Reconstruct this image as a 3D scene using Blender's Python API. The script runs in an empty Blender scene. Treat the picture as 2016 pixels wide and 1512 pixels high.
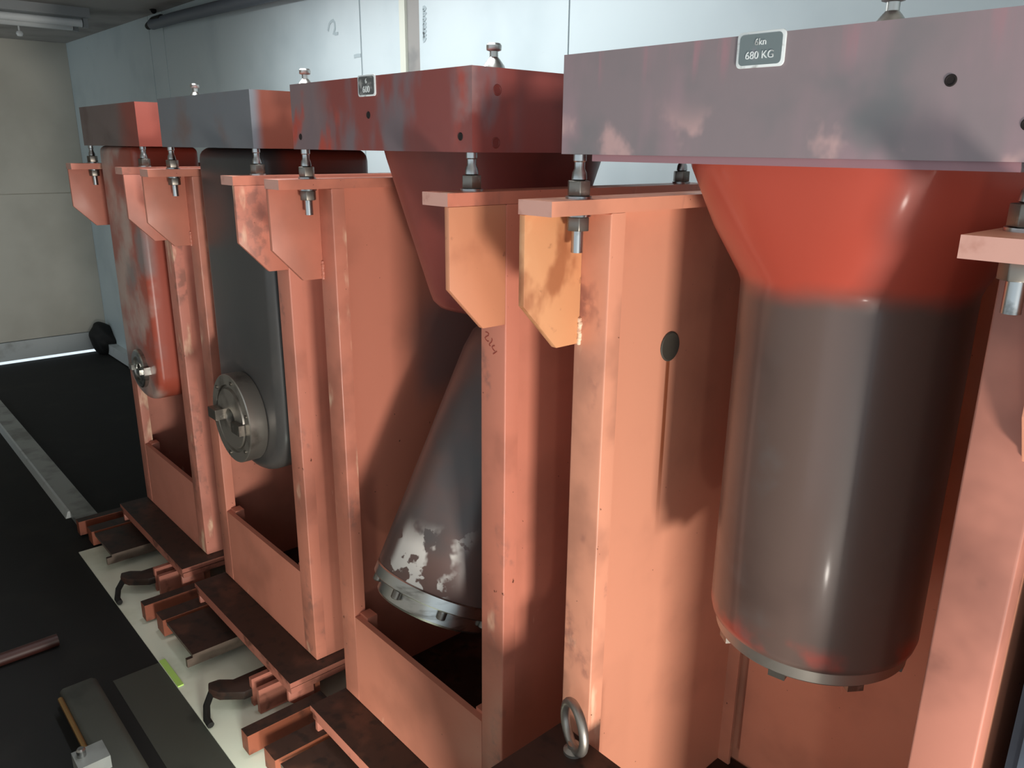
import bpy, bmesh, math, random
from mathutils import Vector, Matrix

# ------------------------------------------------------------------ camera, world, lights, exposure
scn = bpy.context.scene
COL = scn.collection
CAM = Vector((0.57266, -0.98016, 0.07724))
FW = Vector((-0.71287, 0.63949, -0.28787)).normalized()
RT = Vector((0.66557, 0.74628, 0.00965)).normalized()
UP = RT.cross(FW).normalized()
FPX = 1549.73
cam = bpy.data.cameras.new('camera'); cam.sensor_width = 36.0; cam.lens = FPX / 2016 * 36.0
cam.clip_start = 0.02; cam.clip_end = 100
camo = bpy.data.objects.new('camera', cam); COL.objects.link(camo)
camo.matrix_world = Matrix(((RT.x, UP.x, -FW.x, CAM.x), (RT.y, UP.y, -FW.y, CAM.y), (RT.z, UP.z, -FW.z, CAM.z), (0, 0, 0, 1)))
scn.camera = camo

w = bpy.data.worlds.new('sky'); scn.world = w; w.use_nodes = True
w.node_tree.nodes['Background'].inputs[0].default_value = (0.80, 0.92, 1.0, 1)
w.node_tree.nodes['Background'].inputs[1].default_value = 0.95

def lamp_light(name, kind, loc, energy, color, size=0.2, aim=None, size_y=None, spread=None):
    l = bpy.data.lights.new(name, kind); l.energy = energy; l.color = color
    if kind == 'AREA':
        l.shape = 'RECTANGLE'; l.size = size; l.size_y = size_y or size
        if spread: l.spread = spread
    else:
        l.shadow_soft_size = size
    o = bpy.data.objects.new(name, l); COL.objects.link(o); o.location = loc
    if aim is not None:
        o.rotation_euler = (Vector(aim) - Vector(loc)).to_track_quat('-Z', 'Y').to_euler()
    return o
# work lamp standing low on the floor to the right of the photographer
lamp_light('work_lamp_light', 'AREA', (2.05, -1.02, -1.56), 108, (1.0, 0.93, 0.84), 0.42, (-0.6, 0.2, -0.7), 0.42)
# fluorescent batten under the ceiling above the nearest heads, out of frame
lamp_light('batten_light', 'AREA', (-1.85, 0.14, 0.79), 31, (0.92, 0.98, 1.0), 2.1, (-1.85, 0.141, -1), 0.2)
# small lamps near the floor: one by the photographer's feet, one shining on the bed under the stands
lamp_light('floor_lamp_light', 'POINT', (0.90, -1.0, -1.45), 9, (1.0, 0.93, 0.84), 0.04)
lamp_light('bed_lamp_light', 'AREA', (-0.85, -0.46, -1.43), 3.0, (0.94, 1.0, 0.88), 0.10, (-1.35, -0.28, -1.75), 0.10)

scn.view_settings.view_transform = 'Standard'
scn.view_settings.look = 'None'
scn.view_settings.gamma = 1.0
scn.view_settings.use_curve_mapping = False
scn.view_settings.exposure = 0.16

# ------------------------------------------------------------------ geometry constants
PITCH, A, WF = 0.9, 0.359, 0.0746
ZB, ZFLOOR, YW, XE, ZC = -1.5, -1.65, 0.85, -6.75, 0.826
CEN = [-2.7, -1.8, -0.9, 0.0]

def unproject(px, py, axis, val):
    d = FW + RT * ((px - 1008) / FPX) - UP * ((py - 756) / FPX)
    t = (val - CAM[axis]) / d[axis]
    return CAM + d * t

# ------------------------------------------------------------------ materials
def lin(c):
    return tuple((v / 255 / 12.92) if v / 255 <= 0.04045 else ((v / 255 + 0.055) / 1.055) ** 2.4 for v in c) + (1.0,)

def mat(name, base, layers=(), rough=0.5, metal=0.0, bump=0.0, bump_scale=60, spec=0.5, rough_var=0.0, coat=0.0):
    """layers: list of (colour, [mask, mask...]); masks multiply.
       mask: ('noise', scale, lo, hi, (sx,sy,sz)) | ('grad', axis, lo, hi, wobble)"""
    m = bpy.data.materials.new(name); m.use_nodes = True
    nt = m.node_tree; N = nt.nodes; L = nt.links
    b = N['Principled BSDF']
    tc = N.new('ShaderNodeTexCoord')
    col = None
    def noise(scale, stretch=(1, 1, 1), detail=4, seed=0):
        mp = N.new('ShaderNodeMapping'); L.new(tc.outputs['Object'], mp.inputs[0])
        mp.inputs['Scale'].default_value = stretch; mp.inputs['Location'].default_value = (seed, seed * 1.7, seed * .3)
        n = N.new('ShaderNodeTexNoise'); n.inputs['Scale'].default_value = scale; n.inputs['Detail'].default_value = detail
        L.new(mp.outputs[0], n.inputs['Vector']); return n.outputs['Fac']
    def remap(v, lo, hi):
        r = N.new('ShaderNodeMapRange'); r.interpolation_type = 'SMOOTHSTEP'
        L.new(v, r.inputs['Value']); r.inputs['From Min'].default_value = lo; r.inputs['From Max'].default_value = hi
        return r.outputs[0]
    def math_(op, a, bv):
        n = N.new('ShaderNodeMath'); n.operation = op
        for i, x in enumerate((a, bv)):
            if isinstance(x, (int, float)): n.inputs[i].default_value = x
            else: L.new(x, n.inputs[i])
        return n.outputs[0]
    sep = N.new('ShaderNodeSeparateXYZ'); L.new(tc.outputs['Object'], sep.inputs[0])
    rgb = N.new('ShaderNodeRGB'); rgb.outputs[0].default_value = lin(base); col = rgb.outputs[0]
    seed = (sum(map(ord, name)) % 97) * 0.37
    for i, (c, masks) in enumerate(layers):
        fac = None
        for mk in masks:
            if mk[0] == 'noise':
                f = remap(noise(mk[1], mk[4] if len(mk) > 4 else (1, 1, 1), 4, seed + i * 3.1), mk[2], mk[3])
            elif mk[0] == 'const':
                f = math_('ADD', mk[1], 0.0)
            else:
                v = sep.outputs['XYZ'.index(mk[1])]
                wob = mk[4] if len(mk) > 4 else 0
                if wob:
                    nz = noise(7, (1, 1, 1), 3, seed + i)
                    v = math_('ADD', v, math_('MULTIPLY', math_('SUBTRACT', nz, 0.5), wob))
                f = remap(v, mk[2], mk[3])
            fac = f if fac is None else math_('MULTIPLY', fac, f)
        mx = N.new('ShaderNodeMix'); mx.data_type = 'RGBA'
        L.new(fac, mx.inputs['Factor']); L.new(col, mx.inputs['A']); mx.inputs['B'].default_value = lin(c)
        col = mx.outputs['Result']
    L.new(col, b.inputs['Base Color'])
    b.inputs['Metallic'].default_value = metal
    b.inputs['Roughness'].default_value = rough
    b.inputs['Specular IOR Level'].default_value = spec
    if coat:
        b.inputs['Coat Weight'].default_value = coat; b.inputs['Coat Roughness'].default_value = 0.12
    if rough_var:
        rv = remap(noise(9, (1, 1, 1), 5, seed + 11), 0.3, 0.7)
        mr = N.new('ShaderNodeMapRange'); L.new(rv, mr.inputs['Value'])
        mr.inputs['To Min'].default_value = rough - rough_var; mr.inputs['To Max'].default_value = rough + rough_var
        L.new(mr.outputs[0], b.inputs['Roughness'])
    if bump:
        bp = N.new('ShaderNodeBump'); bp.inputs['Strength'].default_value = bump; bp.inputs['Distance'].default_value = 0.002
        L.new(noise(bump_scale, (1, 1, 1), 5, seed + 5), bp.inputs['Height']); L.new(bp.outputs[0], b.inputs['Normal'])
    return m

def orange(name, base):
    return mat(name, base, [
        (tuple(int(v * .90) for v in base), [('noise', 4, .45, .70)]),
        ((236, 186, 160), [('noise', 19, .70, .80, (1, 1, .4))]),
        ((96, 52, 38), [('noise', 75, .735, .775)]),
    ], rough=.46, bump=.08, bump_scale=90, rough_var=.06)
def scuffed(name, base):
    return mat(name, base, [
        (tuple(int(v * .88) for v in base), [('noise', 6, .46, .68)]),
        ((160, 106, 92), [('noise', 12, .54, .68, (1, 1, .5)), ('noise', 34, .40, .6)]),
        ((238, 200, 170), [('noise', 15, .60, .74, (1, 1, .35))]),
        ((96, 52, 38), [('noise', 70, .72, .76)]),
    ], rough=.42, bump=.10, bump_scale=90, rough_var=.08)
M = {}
OBASE = [(201, 129, 111), (202, 128, 107), (202, 126, 104), (220, 151, 123)]
ORANGES = [orange('orange_paint_' + n, b) for n, b in zip(('far', 'second', 'third', 'near'), OBASE)]
SCUFFED = [scuffed('scuffed_orange_' + n, b) for n, b in zip(('far', 'second', 'third', 'near'), OBASE)]
M['panel_overspray'] = mat('orange_with_grey_overspray', OBASE[2], [(tuple(int(v * .90) for v in OBASE[2]), [('noise', 4, .45, .70)]),
    ((142, 108, 102), [('grad', 'Y', .24, .36, .08), ('grad', 'Z', .80, .95, .1), ('grad', 'Z', 1.22, 1.08, .1)]), ((96, 52, 38), [('noise', 75, .735, .775)])], rough=.46, bump=.08, bump_scale=90)
M['panel_streak'] = mat('orange_with_rust_streak', OBASE[3], [(tuple(int(v * .92) for v in OBASE[3]), [('noise', 4, .45, .70)]),
    ((150, 84, 56), [('grad', 'Y', .250, .255), ('grad', 'Y', .266, .262), ('grad', 'Z', 1.19, 1.17), ('grad', 'Z', .78, 1.0)]), ((96, 52, 38), [('noise', 75, .735, .775)])], rough=.46, bump=.08, bump_scale=90)
M['gusset_amber'] = mat('amber_scuffed_paint', (210, 150, 106), [
    ((168, 106, 70), [('noise', 11, .50, .64, (1, 1, .7))]), ((150, 98, 68), [('noise', 30, .64, .74)]),
    ((236, 190, 144), [('noise', 8, .58, .74)])], rough=.5, bump=.12)
M['gusset_peach'] = mat('peach_orange_paint', (207, 139, 105), [((186, 120, 90), [('noise', 7, .50, .68)]), ((150, 92, 70), [('noise', 28, .68, .76)])], rough=.46, bump=.08)
M['dark_brown'] = mat('oily_dark_steel', (52, 33, 26), [((84, 52, 40), [('noise', 9, .52, .72)]), ((30, 22, 19), [('noise', 26, .5, .7)])], rough=.55, bump=.2)
M['grime'] = mat('grimy_steel_edge', (92, 78, 68), [((74, 60, 52), [('noise', 14, .5, .7)])], rough=.55, bump=.1)
M['brown_block'] = mat('brown_painted_block', (138, 74, 52), [((74, 40, 30), [('noise', 12, .5, .7)])], rough=.55, bump=.15)
M['edge_pink'] = mat('worn_primer_edge', (162, 100, 84), [((92, 52, 40), [('noise', 16, .52, .7)])], rough=.5, bump=.1)
M['shaded_flange'] = mat('dull_stained_orange', (186, 122, 104), [((150, 96, 82), [('noise', 4, .45, .66)]), ((120, 78, 66), [('noise', 9, .58, .72)])], rough=.55, bump=.08)  # weaker light on the near right flange is put into its paint
M['bare_end'] = mat('pale_scraped_end', (206, 156, 142), [((176, 120, 104), [('noise', 22, .5, .7)])], rough=.45, bump=.1)
M['weld_cream'] = mat('cream_weld', (232, 206, 178), [((196, 140, 108), [('noise', 60, .5, .65)])], rough=.4)
M['zinc'] = mat('zinc_plated_steel', (176, 178, 178), [((120, 120, 118), [('noise', 40, .5, .7)])], rough=.28, metal=1.0)
M['darknut'] = mat('blackened_steel', (122, 117, 110), [((150, 146, 138), [('noise', 60, .55, .7)])], rough=.38, metal=.9)
M['steel'] = mat('ground_steel', (188, 188, 184), [((132, 130, 124), [('noise', 12, .5, .72, (1, 1, 4))])], rough=.30, metal=1.0, bump=.05)
M['steel_dull'] = mat('dull_spindle_steel', (168, 162, 154), [((120, 115, 108), [('noise', 9, .5, .7)])], rough=.42, metal=.85, bump=.06)
M['black'] = mat('black_rubber', (14, 13, 12), [((26, 24, 22), [('noise', 20, .5, .7)])], rough=.7)
M['holedark'] = mat('dark_hole', (22, 12, 11), rough=.8)
M['grommet'] = mat('grey_rubber_grommet', (70, 66, 58), rough=.7)
M['redhole'] = mat('painted_plug', (110, 40, 34), rough=.5)
M['wall'] = mat('pale_blue_wall_panel', (203, 216, 219), [((190, 204, 208), [('noise', 2.2, .45, .7)]), ((168, 176, 174), [('noise', 16, .72, .8)])], rough=.42, bump=.04, bump_scale=25)
M['walltrim'] = mat('grey_wall_strip', (150, 148, 144), [((132, 132, 130), [('noise', 8, .5, .7)])], rough=.5)
M['walljoint'] = mat('dark_wall_joint', (96, 104, 106), rough=.7)
M['wallcream'] = mat('cream_wall_edge', (214, 217, 203), rough=.5)
M['endwall'] = mat('beige_end_wall', (204, 200, 188), [((188, 184, 172), [('noise', 1.6, .42, .7)])], rough=.55, bump=.04)
M['base_white'] = mat('white_skirting', (198, 203, 203), [((160, 162, 160), [('noise', 6, .55, .75)])], rough=.45)
M['ceil'] = mat('grey_ceiling', (172, 168, 164), [((140, 136, 132), [('noise', 2.5, .45, .7)])], rough=.7)
M['floor'] = mat('black_rubber_floor', (13, 13, 13), [((24, 23, 21), [('noise', 5, .5, .75)])], rough=.8, bump=.2)
M['bed'] = mat('cream_painted_bed', (238, 243, 226), [((222, 226, 206), [('noise', 7, .5, .75)])], rough=.5, bump=.05)
M['bedgrey'] = mat('grey_painted_step', (64, 66, 60), [((46, 48, 44), [('noise', 6, .5, .7)])], rough=.6)
M['lime'] = mat('lime_tape', (190, 232, 120), rough=.5)
M['railgrey'] = mat('grey_steel_channel', (150, 154, 152), [((110, 112, 110), [('noise', 5, .5, .7)])], rough=.4, metal=.3)
M['brass'] = mat('brass_strip', (176, 140, 92), rough=.35, metal=.9)
M['darkred'] = mat('dark_red_tube', (56, 25, 20), rough=.5)
M['bluegrey'] = mat('slate_blue_paint', (74, 84, 96), [((54, 60, 70), [('noise', 5, .5, .7)])], rough=.45)
M['conduit'] = mat('slate_conduit', (100, 108, 118), rough=.5)
M['fixture'] = mat('white_enamel_fixture', (150, 154, 156), rough=.4)
M['tube'] = mat('glass_tube', (226, 230, 232), rough=.25)
M['plate_border'] = mat('plate_white_border', (224, 230, 230), [((170, 172, 170), [('noise', 60, .55, .7)])], rough=.4)
M['plate_grey'] = mat('plate_grey_field', (112, 124, 126), [((134, 130, 138), [('noise', 30, .5, .7)])], rough=.45)
M['plate_dark'] = mat('plate_dark_field', (84, 86, 86), [((150, 150, 148), [('noise', 60, .5, .7)])], rough=.45)
M['ink'] = mat('red_marker_ink', (150, 62, 48), rough=.6)
M['pencil'] = mat('pencil_marks', (168, 183, 187), rough=.7)
# head paints (coordinates: metres from the head's own axis, z up from its base plane)
ZH = 1.0   # head empties sit 1 m below the pad plane
M['h1'] = mat('faded_red_grey_paint', (142, 68, 56), [((112, 96, 94), [('grad', 'X', .25, .08, .1)]), ((96, 74, 72), [('noise', 6, .48, .68), ('grad', 'X', .3, .0)])], rough=.45, bump=.08)
M['h1_arm'] = mat('faded_arm_paint', (176, 84, 66), [((196, 168, 158), [('grad', 'Y', -.27, -.33), ('noise', 5, .40, .62)]), ((140, 126, 124), [('grad', 'Y', -.27, -.33), ('noise', 4, .50, .66)])], rough=.36, bump=.06)
M['h2'] = mat('slate_over_orange_paint', (122, 66, 52), [((112, 116, 122), [('grad', 'Y', -.305, -.335, .02)]), ((116, 100, 98), [('noise', 5, .52, .7), ('grad', 'Y', -.305, -.335)]), ((80, 40, 34), [('grad', 'Y', -.16, .0, .05)])], rough=.42, bump=.06)
M['h2_arm'] = mat('slate_grey_paint', (66, 66, 66), [((88, 84, 82), [('noise', 3, .48, .7)]), ((122, 62, 50), [('grad', 'Y', -.24, -.18, .02)])], rough=.34, bump=.05)
M['h3'] = mat('maroon_paint_grey_patches', (134, 66, 61), [((124, 104, 106), [('grad', 'X', -.14, -.22, .14), ('grad', 'Y', -.2, -.3)]), ((116, 100, 104), [('noise', 7, .47, .60, (1, 1, .45)), ('grad', 'Y', -.2, -.3)]),
              ((172, 70, 56), [('noise', 8, .57, .66, (1, 1, .5)), ('grad', 'Y', -.2, -.3)]), ((150, 112, 110), [('grad', 'X', .27, .31), ('grad', 'Y', -.3, -.335), ('noise', 9, .4, .6)]),
              ((74, 36, 34), [('grad', 'Y', -.16, -.05, .06)])], rough=.40, bump=.06)  # last layer paints in the shade deeper along the flange sides
M['h3_body'] = mat('maroon_body_paint', (136, 66, 60), [((116, 58, 54), [('noise', 5, .48, .68)])], rough=.36, bump=.05)
M['h3_spindle'] = mat('brown_grey_peeling_paint', (104, 80, 74), [((80, 76, 76), [('noise', 3, .45, .65)]), ((204, 200, 194), [('noise', 17, .46, .49), ('noise', 7, .42, .47), ('grad', 'Z', .21, .14, .06), ('grad', 'X', -.03, .0, .03), ('grad', 'X', .15, .12, .03)])], rough=.36, bump=.06)
M['h4'] = mat('mauve_grey_streaked_paint', (136, 122, 125), [((154, 128, 134), [('noise', 9, .46, .66, (1, 1, .25))]), ((116, 114, 116), [('noise', 4, .52, .66)]),
              ((188, 154, 152), [('noise', 13, .58, .70, (1, 1, .8)), ('grad', 'Z', 1.15, 1.10, .06)]), ((158, 122, 128), [('noise', 30, .56, .70, (1, 1, .12)), ('grad', 'Z', 1.15, 1.20)])], rough=.38, bump=.07)
M['h4_lip'] = mat('mauve_lip', (150, 110, 116), rough=.35)
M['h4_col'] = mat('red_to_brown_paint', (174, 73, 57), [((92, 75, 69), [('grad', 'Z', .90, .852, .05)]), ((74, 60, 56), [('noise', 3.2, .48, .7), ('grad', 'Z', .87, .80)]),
              ((96, 90, 88), [('noise', 6, .55, .72), ('grad', 'Z', .85, .6)]), ((160, 64, 52), [('grad', 'Z', .325, .29, .05), ('grad', 'Z', .255, .275, .02), ('noise', 6, .42, .58)])], rough=.36, bump=.10, bump_scale=45, coat=.22)

# ------------------------------------------------------------------ mesh helpers
def bevel_sharp(bm, wd, seg=2, ang=0.5):
    if wd <= 0: return
    ed = [e for e in bm.edges if len(e.link_faces) == 2 and e.calc_face_angle(0) > ang]
    bmesh.ops.bevel(bm, geom=ed, offset=wd, segments=seg, profile=.5, affect='EDGES', clamp_overlap=True)

def box(x0, x1, y0, y1, z0, z1, bev=0.0, seg=2, bm=None, front=False):
    b = bmesh.new()
    v = [b.verts.new((x, y, z)) for z in (z0, z1) for y in (y0, y1) for x in (x0, x1)]
    for f in ((0, 2, 3, 1), (4, 5, 7, 6), (0, 1, 5, 4), (2, 6, 7, 3), (0, 4, 6, 2), (1, 3, 7, 5)):
        b.faces.new([v[i] for i in f])
    if front:
        ed = [e for e in b.edges if all(abs(v_.co.y - y0) < 1e-6 for v_ in e.verts)]
        bmesh.ops.bevel(b, geom=ed, offset=bev, segments=seg, profile=.5, affect='EDGES')
    else:
        bevel_sharp(b, bev, seg)
    return merge(bm, b)

def merge(dst, src):
    if dst is None: return src
    me = bpy.data.meshes.new('tmp'); src.to_mesh(me); src.free(); dst.from_mesh(me); bpy.data.meshes.remove(me)
    return dst

def prism(pts, axis, a0, a1, bev=0.0, seg=2, bm=None, ang=0.5):
    """pts in the two other axes (in xyz order), extruded along axis."""
    b = bmesh.new()
    def P(u, v, a):
        return {'X': (a, u, v), 'Y': (u, a, v), 'Z': (u, v, a)}[axis]
    lo = [b.verts.new(P(u, v, a0)) for u, v in pts]; hi = [b.verts.new(P(u, v, a1)) for u, v in pts]
    n = len(pts)
    b.faces.new(lo[::-1]); b.faces.new(hi)
    for i in range(n):
        b.faces.new((lo[i], lo[(i + 1) % n], hi[(i + 1) % n], hi[i]))
    bmesh.ops.recalc_face_normals(b, faces=b.faces)
    bevel_sharp(b, bev, seg, ang)
    return merge(bm, b)

def lathe(prof, seg=64, mtx=None, bm=None):
    b = bmesh.new(); rings = []
    for r, z in prof:
        if r < 1e-6: rings.append([b.verts.new((0, 0, z))])
        else: rings.append([b.verts.new((r * math.cos(2 * math.pi * i / seg), r * math.sin(2 * math.pi * i / seg), z)) for i in range(seg)])
    for p, q in zip(rings, rings[1:]):
        for i in range(seg):
            j = (i + 1) % seg
            if len(p) == 1 and len(q) == 1: continue
            if len(p) == 1: b.faces.new((p[0], q[i], q[j]))
            elif len(q) == 1: b.faces.new((p[i], q[0], p[j]))
            else: b.faces.new((p[i], q[i], q[j], p[j]))
    bmesh.ops.recalc_face_normals(b, faces=b.faces)
    if mtx is not None: b.transform(mtx)
    return merge(bm, b)

def hexprism(cx, cy, z0, z1, r, rot=0.3, bev=.0015, bm=None):
    return prism([(cx + r * math.cos(rot + k * math.pi / 3), cy + r * math.sin(rot + k * math.pi / 3)) for k in range(6)], 'Z', z0, z1, bev, 2, bm)

def tube(path, r, seg=12, bm=None, closed=False):
    b = bmesh.new(); path = [Vector(p) for p in path]; rings = []; n = len(path)
    prev = None
    for i, p in enumerate(path):
        if closed: t = (path[(i + 1) % n] - path[i - 1]).normalized()
        else: t = (path[min(i + 1, n - 1)] - path[max(i - 1, 0)]).normalized()
        if prev is None:
            a = Vector((0, 0, 1)) if abs(t.z) < .9 else Vector((1, 0, 0)); nrm = t.cross(a).normalized()
        else:
            nrm = (prev - t * prev.dot(t)).normalized()
        prev = nrm; bn = t.cross(nrm)
        rings.append([b.verts.new(p + (nrm * math.cos(2 * math.pi * k / seg) + bn * math.sin(2 * math.pi * k / seg)) * r) for k in range(seg)])
    m = n if closed else n - 1
    for i in range(m):
        p, q = rings[i], rings[(i + 1) % n]
        for k in range(seg): b.faces.new((p[k], q[k], q[(k + 1) % seg], p[(k + 1) % seg]))
    if not closed:
        b.faces.new(rings[0][::-1]); b.faces.new(rings[-1])
    bmesh.ops.recalc_face_normals(b, faces=b.faces)
    return merge(bm, b)

def loft(secs, seg=72, bm=None):
    """secs: (z, half size, exponent, cx, cy) superellipse sections."""
    b = bmesh.new(); rings = []
    for z, s, n, cx, cy in secs:
        ring = []
        for i in range(seg):
            t = 2 * math.pi * i / seg; c, sn = math.cos(t), math.sin(t)
            ring.append(b.verts.new((cx + s * math.copysign(abs(c) ** (2 / n), c), cy + s * math.copysign(abs(sn) ** (2 / n), sn), z)))
        rings.append(ring)
    for p, q in zip(rings, rings[1:]):
        for i in range(seg): b.faces.new((p[i], p[(i + 1) % seg], q[(i + 1) % seg], q[i]))
    b.faces.new(rings[0]); b.faces.new(rings[-1])
    bmesh.ops.recalc_face_normals(b, faces=b.faces)
    return merge(bm, b)

def ribbon(strokes, normal, wd, bm=None):
    """flat marker strokes lying on a surface."""
    b = bmesh.new(); normal = Vector(normal)
    for st in strokes:
        st = [Vector(p) for p in st]
        L_, R_ = [], []
        for i, p in enumerate(st):
            t = (st[min(i + 1, len(st) - 1)] - st[max(i - 1, 0)]).normalized(); s = t.cross(normal) * wd / 2
            L_.append(b.verts.new(p + s)); R_.append(b.verts.new(p - s))
        for i in range(len(st) - 1): b.faces.new((L_[i], L_[i + 1], R_[i + 1], R_[i]))
    bmesh.ops.recalc_face_normals(b, faces=b.faces)
    return merge(bm, b)

def obj(name, bm, material, parent=None, off=(0, 0, 0), smooth=True, ang=35):
    me = bpy.data.meshes.new(name)
    if any(off): bmesh.ops.translate(bm, verts=bm.verts, vec=off)
    bm.to_mesh(me); bm.free()
    for mm in (material if isinstance(material, (list, tuple)) else [material]): me.materials.append(mm)
    if smooth:
        me.polygons.foreach_set('use_smooth', [True] * len(me.polygons)); me.set_sharp_from_angle(angle=math.radians(ang))
    o = bpy.data.objects.new(name, me); COL.objects.link(o)
    if parent is not None: o.parent = parent
    return o

def tag(o, label=None, cat=None, group=None, kind=None):
    if label: o['label'] = label
    if cat: o['category'] = cat
    if group: o['group'] = group
    if kind: o['kind'] = kind
    return o

def thing(name, label, cat, loc, group=None):
    o = bpy.data.objects.new(name, None); COL.objects.link(o); o.location = loc; o.empty_display_size = .05
    return tag(o, label, cat, group)

def text_mesh(body, size, mtx, name, material, parent, thick=.0004):
    cu = bpy.data.curves.new('lettering', 'FONT'); cu.body = body; cu.size = size; cu.align_x = 'CENTER'; cu.align_y = 'CENTER'; cu.extrude = thick
    t = bpy.data.objects.new('lettering_tmp', cu); COL.objects.link(t)
    dg = bpy.context.evaluated_depsgraph_get(); dg.update()
    me = bpy.data.meshes.new_from_object(t.evaluated_get(dg))
    bpy.data.objects.remove(t); bpy.data.curves.remove(cu)
    me.transform(mtx); me.materials.clear(); me.materials.append(material)
    o = bpy.data.objects.new(name, me); COL.objects.link(o); o.parent = parent
    return o

# ------------------------------------------------------------------ the room
wallb = tag(obj('wall_back', box(XE - .1, 2.4, YW + .012, YW + .1, ZFLOOR, ZC), M['walljoint']), kind='structure')
for x0, x1, m in ((XE, -4.845, 'wall'), (-4.835, -4.60, 'wall'), (-4.59, -2.405, 'wall'), (-2.395, -2.12, 'wall'), (-2.118, -2.082, 'wallcream'),
                  (-2.08, -2.0, 'walltrim'), (-1.995, -1.232, 'wall'), (-1.226, 0.0, 'wall'), (.006, 1.2, 'wall'), (1.206, 2.4, 'wall')):
    d = .006 if m == 'walltrim' else (-.004 if m == 'wallcream' else 0)
    obj('wall_panel', box(x0, x1, YW + d, YW + .014, ZFLOOR + .001, ZC - .001, .002), M[m], wallb)
Z1 = lambda zx, zy: unproject(600 + zx / 6.72, zy / 6.72, 1, YW - .0012)
st = [[Z1(*p) for p in ((305, 410), (322, 320), (345, 285), (372, 270), (392, 300), (398, 370), (385, 425), (372, 437), (405, 448), (440, 440))]]
obj('pencil_mark', ribbon(st, (0, -1, 0), .012), M['pencil'], wallb, smooth=False)
st = []
for y0 in (100, 165, 235, 300, 345, 400, 450, 500):
    st.append([Z1(*p) for p in ((1560, y0 + 8), (1580, y0), (1596, y0 + 12), (1582, y0 + 28), (1562, y0 + 40))])
st.append([Z1(*p) for p in ((650, 748), (690, 735), (740, 732))])
obj('pencil_mark', ribbon(st, (0, -1, 0), .014), M['pencil'], wallb, smooth=False)

walle = tag(obj('wall_end', box(XE - .12, XE - .012, -2.6, YW + .1, -1.47, ZC), M['endwall']), kind='structure')
for z0, z1 in ((-1.468, -.314), (-.308, ZC - .001)):
    obj('wall_panel', box(XE - .014, XE, -2.6, YW - .001, z0, z1, .003), M['endwall'], walle)
tag(obj('baseboard_end', box(XE - .05, XE + .004, -2.6, YW - .001, -1.625, -1.474, .004), M['base_white']), kind='structure')
tag(obj('baseboard_back', box(XE + .06, -3.15, YW - .06, YW, -1.64, -1.55, .02, 3), M['base_white']), kind='structure')
tag(obj('ceiling', box(XE - .1, 2.4, -2.6, YW + .1, ZC, ZC + .08), M['ceil']), kind='structure')
tag(obj('floor', box(XE - .01, 2.4, -2.6, YW + .1, ZFLOOR - .5, ZFLOOR - .0), M['floor']), kind='structure')
tag(obj('wall_light_blocker', box(-2.2, .1, -1.50, -1.40, ZFLOOR, -.42), M['endwall']), kind='structure')  # unseen low wall, added to block low light from the lower stands
tag(obj('wall_far_end_shade', box(-5.3, -2.2, -1.45, -1.35, ZFLOOR, ZC), M['endwall']), kind='structure')  # unseen wall, added to keep the far end darker

# ceiling batten fixture at the far end
t = thing('ceiling_light', 'unlit grey twin tube light fixture under the ceiling at the far end', 'light', (-4.95, .15, ZC))
obj('housing', box(-.16, .16, -.75, .36, -.05, 0, .008), M['fixture'], t)
for xx in (-.13, .08):
    obj('tube', tube([(xx, -.72, -.075), (xx, .33, -.075)], .022, 14), M['tube'], t)
    obj('lamp_holder', box(xx - .02, xx + .02, .335, .36, -.10, -.05, .004), M['fixture'], t)
t2 = tag(obj('pendant_knob', lathe([(0, -.03), (.014, -.026), (.02, -.012), (.016, 0), (.005, .006), (.004, .05), (0, .05)], 20), M['tube']), 'tiny white knob hanging under the ceiling light', 'knob')
t2.location = unproject(38, 62, 0, -5.4)
# conduit on the back wall
t = thing('wall_conduit', 'slate grey conduit slanting along the top of the back wall', 'pipe', (-4.78, .8, .74))
pts = [unproject(300, 48, 1, .80), unproject(340, 36, 1, .80), unproject(520, -8, 1, .80), unproject(640, -36, 1, .80)]
o0 = Vector((-4.78, .8, .74))
obj('pipe', tube([p - o0 for p in pts], .03, 14), M['conduit'], t)
obj('clip', tube([unproject(292, 52, 1, .81) - o0, unproject(302, 40, 1, .80) - o0, unproject(318, 35, 1, .79) - o0], .02, 10), M['black'], t)
obj('cable', tube([unproject(303, 22, 1, .79) - o0, unproject(294, 10, 1, .79) - o0, unproject(291, -6, 1, .79) - o0], .016, 10), M['black'], t)

# cream bed under the stands, steps, rails in the aisle
tag(obj('floor_bed', box(-3.0, .62, -.325, .72, ZFLOOR - .02, ZFLOOR + .004, .006), M['bed']), kind='structure')
tag(obj('floor_step', box(-1.98, .5, -.475, -.326, ZFLOOR - .03, ZFLOOR - .0 + .001, .004), M['bedgrey']), kind='structure')
tag(obj('tape_stripe', box(-1.98, -1.80, -.324, -.305, ZFLOOR + .004, ZFLOOR + .008), M['lime']), 'short lime green tape stripe on the edge of the cream bed', 'tape')
t = thing('guide_rail', 'long pale steel channel rail lying on the black floor at the far end', 'rail', (-4.3, -.22, ZFLOOR))
obj('web', box(-1.35, 1.09, -.04, .055, .001, .03, .004), M['railgrey'], t)
obj('lip', prism([(-.062, .0), (-.04, .0), (-.04, .034), (-.05, .034)], 'X', -1.35, .9), M['base_white'], t)  # bright reflection along the lip is put into its white colour
t = thing('rail_cover', 'grey metal cover with brass edge strip at the lower left corner', 'cover', (-1.72, -.585, ZFLOOR))
obj('lid', prism([(-.05, 0), (.06, 0), (.06, .05), (.045, .06), (-.04, .06), (-.05, .05)], 'X', -.24, .36, .006), M['bedgrey'], t)
obj('edge_strip', tube([(-.2, -.055, .05), (.34, -.055, .05)], .008, 10), M['brass'], t)
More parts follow.
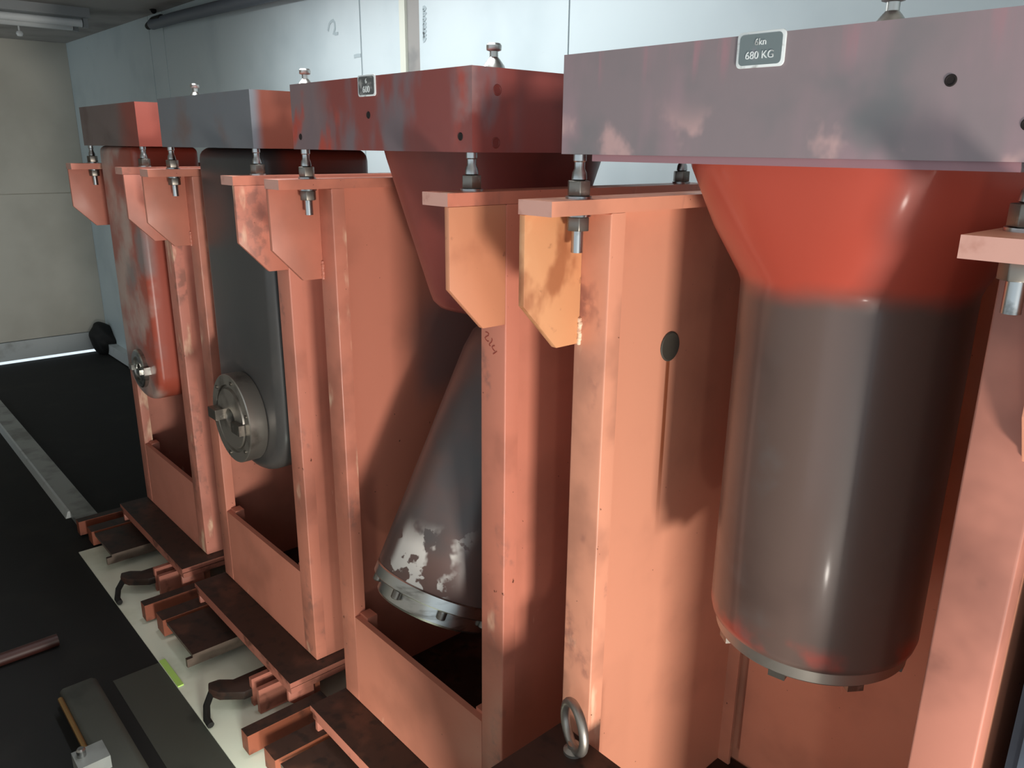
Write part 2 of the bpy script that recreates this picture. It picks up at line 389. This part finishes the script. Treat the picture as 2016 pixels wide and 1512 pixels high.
bl = obj('clamp', box(.14, .22, -.10, -.02, .05, .10, .012, 3), M['railgrey'], t)
obj('clamp_screw', lathe([(0, .0), (.012, 0), (.012, .025), (.008, .03), (0, .03)], 16, Matrix.Translation((.17, -.08, .095))), M['zinc'], bl)
t = tag(obj('cross_tube', tube([(0, -.35, 0), (0, .24, 0)], .022, 14), M['darkred']), 'dark red tube lying across the floor at lower left', 'tube')
t.location = (-2.32, -.80, ZFLOOR + .022)

# black bag in the far corner
def bag():
    b = bmesh.new(); bmesh.ops.create_icosphere(b, subdivisions=4, radius=1)
    rnd = random.Random(3)
    for v in b.verts:
        z = v.co.z
        s = 1 + .10 * math.sin(5 * v.co.x + 2) + .08 * math.sin(7 * v.co.y + z * 4)
        top = max(0, z)
        v.co = Vector((v.co.x * .13 * s * (1 - .35 * top), v.co.y * .12 * s * (1 - .35 * top) - .05 * top, max(0.0, (z + .8) * .155)))
    return b
bg = tag(obj('rubbish_bag', bag(), M['black'], ang=180), 'black bag slumped on the floor in the far corner', 'bag')
bg.location = unproject(222, 688, 2, ZFLOOR) + Vector((.1, -.06, 0))

# slate cabinet beside the nearest stand and a dark base box in front of it
t = thing('steel_cabinet', 'slate blue metal cabinet at the right edge beside the nearest stand', 'cabinet', (.70, .3, ZFLOOR))
obj('body', box(-.315, .4, -.27, .30, .0, 1.42, .006), M['bluegrey'], t)
dr = obj('door', box(-.30, .39, -.285, -.27, .05, 1.38, .004), M['bluegrey'], t)
obj('handle', box(-.27, -.25, -.305, -.285, .65, .80, .004), M['black'], dr)
t = thing('base_box', 'dark steel box standing in front of the nearest stand', 'box', (.1, -.16, ZFLOOR))
obj('body', box(-.458, -.23, -.14, .157, .0, .586, .004), M['dark_brown'], t)
obj('lid', box(-.459, -.229, -.141, .158, .586, .598, .002), M['dark_brown'], t)
t = thing('eye_bolt', 'bare steel lifting eye standing on the corner of the dark box', 'eye bolt', (-.285, -.04, -1.052))
ring = [Vector((.046 * math.cos(k * math.pi / 16) * .92, .046 * math.cos(k * math.pi / 16) * -.39, .058 + .046 * math.sin(k * math.pi / 16))) for k in range(32)]
obj('ring', tube(ring, .0095, 12, closed=True), M['steel_dull'], t)
obj('shank', lathe([(0, 0), (.02, 0), (.02, .006), (.012, .012), (.011, .02), (0, .02)], 20), M['steel_dull'], t)

# ------------------------------------------------------------------ stands
OFF = (0, 0, -ZB)
def levelling_bolt(parent, x, y):
    b = lathe([(0, -.085), (.0098, -.085), (.0098, .028), (.0125, .030), (.0115, .040), (.0085, .046), (.0085, .056), (.0105, .058), (.0105, .0675), (0, .0675)], 20, Matrix.Translation((x, y, 0)))
    s = obj('levelling_bolt', b, M['zinc'], parent, OFF)
    obj('washer', lathe([(.010, .0), (.021, .0), (.021, .004), (.010, .004)], 24, Matrix.Translation((x, y, 0))), M['zinc'], s, OFF)
    obj('upper_nut', hexprism(x, y, .0045, .028, .0195, .35), M['darknut'], s, OFF)
    obj('washer', lathe([(.010, -.0275), (.021, -.0275), (.021, -.0235), (.010, -.0235)], 24, Matrix.Translation((x, y, 0))), M['zinc'], s, OFF)
    obj('lower_nut', hexprism(x, y, -.050, -.028, .0195, .35), M['darknut'], s, OFF)
    return s

def make_stand(k, label):
    c = CEN[k]; om = ORANGES[k]
    t = thing('head_stand', label, 'stand', (c, 0, ZB), 'orange head stands in a row')
    P = lambda n, b, m=om, par=t: obj(n, b, m, par, OFF)
    stain = {(2, -1): M['panel_overspray'], (3, -1): M['panel_streak']}
    for s in (-1, 1):
        xo, xi = s * A, s * (A - WF)
        lo, hi = min(xo, xi), max(xo, xi)
        sp = P('side_panel', box(min(s * A, s * (A - .014)), max(s * A, s * (A - .014)), .036, .63, ZB + .001, -.0235), stain.get((k, s), om))
        fl = P('front_flange', box(lo, hi, 0, .036, ZB + .001, -.0235, .0036, 3, front=True), M['shaded_flange'] if (k == 3 and s == 1) else SCUFFED[k])
        P('back_strip', box(min(s * A, s * .312), max(s * A, s * .312), .598, .606, ZB + .001, -.0235, .001))
        P('back_flange', box(min(s * A, s * .26), max(s * A, s * .26), .630, .64, ZB + .001, -.0235, .001))
        tr = P('top_rail', box(lo, hi, -.135, .655, -.023, 0, .0022, 2), [SCUFFED[k], M['bare_end']])
        for p in tr.data.polygons:
            if p.normal.y < -.6: p.material_index = 1
        g = [(.0, -.0235), (-.1325, -.0235), (-.1325, -.169), (-.055, -.2495), (.0, -.2495)]
        gm = M['gusset_amber'] if (k == 3 and s == -1) else M['gusset_peach'] if (k == 2 and s == 1) else SCUFFED[k] if (k == 1 and s == 1) else om
        if k == 3 and s == 1: g = [(.0, -.0235), (-.055, -.0235), (-.055, -.19), (-.02, -.2495), (.0, -.2495)]
        gu = P('gusset', prism(g, 'X', min(s * A, s * (A - .013)), max(s * A, s * (A - .013)), .0012, 2), gm)
        # weld bead at the foot of the gusset
        wx = s * (A - .013 - .001)
        wb = None
        for i_ in range(7):
            p = (wx + s * -.0008 * (i_ % 3), -.0015, -.247 + i_ * .0065)
            wb = lathe([(0, -.006), (.0035, -.004), (.0042 + .0008 * (i_ % 2), 0), (.0035, .004), (0, .006)], 10, Matrix.Translation(p), wb)
        obj('weld_bead', wb, M['weld_cream'] if (k == 3 and s == -1) else om, gu, OFF)
        levelling_bolt(t, s * .315, -.0456); levelling_bolt(t, s * .315, .585)
        if k == 2 and s == 1:
            Zm = lambda zx, zy: unproject(920 + zx / 15.12, 620 + zy / 15.12, 1, -.0006) - Vector((c, 0, 0))
            st = [[Zm(*p) for p in q] for q in (
                ((540, 505), (590, 515), (640, 560), (625, 610), (560, 645), (525, 680), (555, 735), (600, 785), (640, 775)),
                ((725, 690), (740, 740), (720, 800), (670, 850), (650, 895), (690, 925)),
                ((815, 910), (760, 925), (735, 960), (770, 1030), (815, 1075)), ((880, 1080), (830, 1120), (765, 1165)))]
            obj('marker_writing', ribbon(st, (0, -1, 0), .0022), M['ink'], fl, OFF, smooth=False)
        if k == 3 and s == -1:
            obj('grommet', lathe([(0, 0), (.027, 0), (.03, .002), (.027, .004), (.02, .002), (0, .002)], 28,
                Matrix.Translation((-A + .0135, .26, -.296)) @ Matrix.Rotation(math.pi / 2, 4, 'Y')), M['grommet'], sp, OFF)
    if k < 3: P('lower_panel', box(-A + WF + .0005, A - WF - .0005, .0015, .018, ZB + .001, -1.2137, .0022, 2))
    # welded lugs at the ends of the lower panel
    for s in (-1, 1) if k < 3 else ():
        P('corner_lug', box(min(s * .283, s * .243), max(s * .283, s * .243), .018, .05, -1.25, -1.205, .012, 4))
    P('back_panel', box(-.285, .285, .598, .606, ZB + .05, -.03, .001))
    P('floor_plate', box(-A + .015, A - .015, .02, .625, ZB + .001, ZB + .013, .001), M['dark_brown'])
    return t

LAB = ['orange head stand furthest from the camera, holding the small spindle arm',
       'orange head stand second from the far end, holding the slate grey arm',
       'orange head stand with red marker scribble, holding the angled maroon head',
       'nearest orange head stand with amber gusset, holding the large round column head']
for k in range(4): make_stand(k, LAB[k])

# ------------------------------------------------------------------ sliding bases under the stands
def two_tone(b, parent, name, top=M['dark_brown'], side=M['edge_pink'], off=(0, 0, 0)):
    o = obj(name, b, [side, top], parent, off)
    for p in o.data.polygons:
        if p.normal.z > .6: p.material_index = 1  # upward faces get a darker brown than the sides
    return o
def make_base(k, label):
    c = CEN[k]
    t = thing('sliding_base', label, 'base', (c, 0, ZFLOOR), 'sliding bases under the stands')
    h = ZB - ZFLOOR  # .15
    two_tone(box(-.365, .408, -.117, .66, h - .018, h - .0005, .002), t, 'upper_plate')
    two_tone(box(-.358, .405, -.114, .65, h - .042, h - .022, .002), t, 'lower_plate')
    obj('shim', box(-.34, .39, -.09, .63, h - .022, h - .018), M['dark_brown'], t)
    obj('slide_rib', box(-.33, .37, -.06, .0, .006, h - .042, .003), M['brown_block'], t)
    obj('slide_rib', box(-.33, .37, .45, .52, .006, h - .042, .003), M['brown_block'], t)
    # stop blocks and clamp pieces reaching out into the aisle
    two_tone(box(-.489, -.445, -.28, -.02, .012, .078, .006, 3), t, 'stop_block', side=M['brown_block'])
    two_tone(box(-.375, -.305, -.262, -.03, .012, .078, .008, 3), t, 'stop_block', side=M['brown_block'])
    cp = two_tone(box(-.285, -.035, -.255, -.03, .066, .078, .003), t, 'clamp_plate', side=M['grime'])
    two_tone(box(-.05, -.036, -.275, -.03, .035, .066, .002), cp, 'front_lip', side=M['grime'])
    br = two_tone(prism([(.165, -.03), (.165, -.20), (.135, -.235), (.13, -.268), (.16, -.28), (.2, -.262), (.25, -.20), (.25, -.03)], 'Z', .04, .07, .004), t, 'hook_bar', side=M['dark_brown'])
    obj('hook', tube([(.15, -.265, .05), (.19, -.30, .035), (.235, -.318, .022), (.265, -.318, .018)], .011, 10), M['black'], br)
    for i, x in enumerate((.235, .285)):
        obj('rib', box(x, x + .018, -.175, -.05, .006, .105 - .012 * i, .003), M['edge_pink'], t)
    obj('corner_brace', prism([(-.115, .108), (-.115, .07), (-.06, .02), (-.03, .02), (-.03, .108)], 'X', .372, .388, .002), M['edge_pink'], t)
    obj('corner_brace', prism([(-.115, .108), (-.115, .07), (-.06, .02), (-.03, .02), (-.03, .108)], 'X', -.345, -.329, .002), M['edge_pink'], t)
    return t
make_base(0, 'dark sliding base under the furthest stand')
make_base(1, 'dark sliding base with double plates and hook under the second stand')
make_base(2, 'dark sliding base under the stand with marker scribble')

# ------------------------------------------------------------------ heads
HOFF = lambda z0: (0, 0, -z0)
HY = .2755
def head(k, label, mflange, lip=False):
    c = CEN[k]
    t = thing('machine_head', label, 'machine head', (c, HY, -ZH), 'machine tool heads hanging in the stands')
    off = (0, -HY, ZH)
    P = lambda n, b, m, par=t, **kw: obj(n, b, m, par, off, **kw)
    fl = P('flange', box(-.3384, .3384, -.063, .614, .068, .2125, .0022, 2), mflange)
    if lip: P('flange_lip', box(-.285, .300, -.05, .60, .058, .0678, .003, 2), M['h4_lip'])
    P('pull_stud', lathe([(0, .212), (.036, .212), (.036, .222), (.030, .240), (.024, .256), (.015, .268), (.0098, .274), (.0098, .286), (.0165, .288), (.0175, .290), (.0175, .299), (.0145, .303), (0, .303)], 32, Matrix.Translation((0, HY, 0))), M['steel'])
    return t, fl, P
def hole(P, par, x, y, z, axis, r=.006, m=None):
    rot = Matrix.Rotation(math.pi / 2, 4, 'X') if axis == 'Y' else Matrix.Rotation(math.pi / 2, 4, 'Y')
    P('bolt_hole', lathe([(0, .0003), (r * .72, .0003), (r * .8, .0010), (r, .0010), (r * 1.12, .0)], 20, Matrix.Translation((x, y, z)) @ rot), m or M['holedark'], par)

# furthest: small right-angle arm
t, fl, P = head(0, 'furthest machine head, faded red and mauve block with small spindle nose', M['h1'])
def arm(hw, zc, y0, y1, bev, hb=None):
    hb = hb or hw
    pts = [(-hw, .068), (hw, .068), (hw, zc)]
    for i in range(1, 20): pts.append((hw * math.cos(-math.pi * i / 20), zc + hb * math.sin(-math.pi * i / 20)))
    pts.append((-hw, zc))
    return prism(pts, 'Y', y0, y1, bev, 4, None, .8)
P('arm', arm(.2, -.79, -.05, .19, .022, .125), M['h1_arm'])
RX = Matrix.Rotation(math.pi / 2, 4, 'X')   # +Z of the lathe -> -Y
T0 = Matrix.Translation
nose = P('spindle_nose', lathe([(.0, .0), (.078, 0), (.078, .014), (.073, .018), (.05, .018), (.047, .012), (.02, .012), (.016, .0), (0, 0)], 48, T0((.0, -.05, -.79)) @ RX), M['steel'])
P('bore', lathe([(0, .0122), (.018, .0122), (.018, .0135), (0, .0135)], 20, T0((0, -.05, -.79)) @ RX), M['holedark'], nose)
for s in (-1, 1):
    P('drive_key', box(min(s * .03, s * .068), max(s * .03, s * .068), -.082, -.062, -.80, -.78, .003), M['steel'], nose)
P('side_lug', box(.07, .105, -.075, -.045, -.795, -.765, .006, 3), M['steel'], nose)
# second: slate right-angle arm with big disc nose
t, fl, P = head(1, 'slate grey machine head with long flat arm and large round spindle disc', M['h2'])
P('arm', arm(.23, -.764, .0, .36, .035, .185), M['h2_arm'])
nose = P('spindle_nose', lathe([(0, 0), (.143, 0), (.145, .003), (.145, .055), (.142, .058), (.112, .058), (.110, .050), (.100, .050), (.098, .060), (.034, .060), (.03, .03), (0, .03)], 64, T0((0, -.002, -.764)) @ RX), M['steel_dull'])
P('bore', lathe([(0, .031), (.03, .031), (.03, .033), (0, .033)], 20, T0((0, -.002, -.764)) @ RX), M['holedark'], nose)
P('drive_key', box(-.105, -.045, -.092, -.058, -.776, -.742, .004, 3), M['darknut'], nose)
P('drive_key', box(.045, .105, -.080, -.058, -.792, -.758, .004, 3), M['darknut'], nose)
for a in range(6):
    an = a * math.pi / 3 + .3
    P('cap_screw', lathe([(0, 0), (.006, 0), (.006, .004), (.003, .004), (.003, .002), (0, .002)], 12, T0((.126 * math.cos(an), -.060, -.764 + .126 * math.sin(an))) @ RX), M['darknut'], nose)
# third: maroon body with tilted spindle
t, fl, P = head(2, 'maroon machine head with weight plate and tilted spindle with peeling paint', M['h3'])
bo = P('body', loft([(.067, .230, 3.0, 0, HY), (.05, .226, 3.0, 0, HY), (-.264, .152, 2.2, 0, HY), (-.284, .147, 2.1, 0, HY), (-.297, .135, 2.05, 0, HY), (-.302, .118, 2, 0, HY)]), M['h3_body'])
tilt = math.radians(28)
E0 = Vector((0, .103, -1.015))
ax = Vector((0, -math.sin(tilt), -math.cos(tilt)))
TM = T0(E0) @ Matrix.Rotation(math.pi - tilt, 4, 'X')
if (TM.to_3x3() @ Vector((0, 0, 1))).dot(ax) < .99:
    TM = T0(E0) @ Matrix.Rotation(math.pi + tilt, 4, 'X')
# paint mask for the spindle uses its own local axes
sp = P('spindle_housing', lathe([(0, -.72), (.09, -.715), (.14, -.69), (.165, -.65), (.172, -.60), (.176, -.2), (.178, -.012), (.174, -.004), (0, -.004)], 96, TM), M['h3_spindle'])
P('steel_ring', lathe([(.10, -.006), (.176, -.006), (.179, -.003), (.179, .022), (.176, .025), (.10, .025)], 80, TM), M['steel'], sp)
P('spindle_nose', lathe([(0, .02), (.155, .02), (.155, .062), (.150, .068), (.06, .068), (.055, .05), (0, .05)], 72, TM), M['steel'], sp)
for a in range(8):
    an = a * math.pi / 4 + .62
    P('cap_screw', lathe([(0, .02), (.012, .02), (.012, .045), (.010, .047), (.006, .047), (.005, .04), (0, .04)], 14, TM @ T0((.162 * math.cos(an), .162 * math.sin(an), 0))), M['darknut'], sp)
for x, z in ((.305, .095), (.0, .138), (-.30, .096)): hole(P, fl, x, -.0632, z, 'Y', .0065)
hole(P, fl, .3386, -.005, .175, 'X', .009, M['redhole']); hole(P, fl, .3386, -.008, .085, 'X', .009, M['redhole'])
def plate(P, par, fld, l1, l2):
    pts = []
    w2, h0, h1, r = .033, .174, .2155, .006
    for cx, cz, a0 in ((w2 - r, h1 - r, 0), (-w2 + r, h1 - r, 90), (-w2 + r, h0 + r, 180), (w2 - r, h0 + r, 270)):
        for i in range(5):
            an = math.radians(a0 + i * 22.5); pts.append((cx + r * math.cos(an), cz + r * math.sin(an)))
    pl = P('weight_plate', prism(pts, 'Y', -.0655, -.063, .0005), M['plate_border'], par)
    P('plate_field', prism([(x * .88, .19475 + (z - .19475) * .85) for x, z in pts], 'Y', -.0660, -.0652), fld, pl) if par is None else None
    return pl, pts
for k_, fld, l1, l2 in ((2, 'plate_dark', '6', '600'),):
    pl, pts = plate(P, None, M[fld], l1, l2)
    off = (0, -HY, ZH)
    pl.parent = t
    for body, sz, zz in ((l1, .013, .203), (l2, .018, .187)):
        text_mesh(body, sz, T0((0, -.0664 - HY, zz + ZH)) @ Matrix.Rotation(math.pi / 2, 4, 'X'), 'plate_lettering', M['plate_border'], pl)
# nearest: big round column head
t, fl, P = head(3, 'nearest machine head, mauve grey block with weight plate above a large round column', M['h4'], True)
co = P('column', loft([(.0575, .245, 3.0, 0, HY), (.05, .243, 3.0, 0, HY), (-.04, .215, 2.5, 0, HY), (-.115, .183, 2.06, 0, HY), (-.13, .1785, 2, 0, HY), (-.15, .178, 2, 0, HY), (-.45, .178, 2, 0, HY),
                    (-.725, .178, 2, 0, HY), (-.738, .175, 2, 0, HY), (-.745, .168, 2, 0, HY)], 112), M['h4_col'])
ri = P('cutter_ring', lathe([(0, -.742), (.166, -.742), (.168, -.745), (.166, -.766), (.162, -.770), (.10, -.770), (.095, -.755), (0, -.755)], 96, T0((0, HY, 0))), M['steel_dull'])
for a in range(8):
    an = a * math.pi / 4 + .18
    P('drive_key', box(-.012, .012, -.014, .014, -.779, -.768, .002) , M['darknut'], ri).data.transform(T0((0, 0, 0)))
    o = [c_ for c_ in ri.children][-1]
    o.data.transform(T0((0, HY, -ZH))); o.data.transform(Matrix.Rotation(an, 4, 'Z') @ T0((.152, 0, 0))) ; o.data.transform(T0((0, 0, ZH)))
for x, z in ((.225, .148), (.303, .104)): hole(P, fl, x, -.0632, z, 'Y', .0056)
pl, pts = plate(P, None, M['plate_grey'], '', '')
pl.parent = t
for body, sz, zz in (('6kn', .011, .203), ('680 KG', .0125, .188)):
    text_mesh(body, sz, T0((0, -.0664 - HY, zz + ZH)) @ Matrix.Rotation(math.pi / 2, 4, 'X'), 'plate_lettering', M['plate_border'], pl)
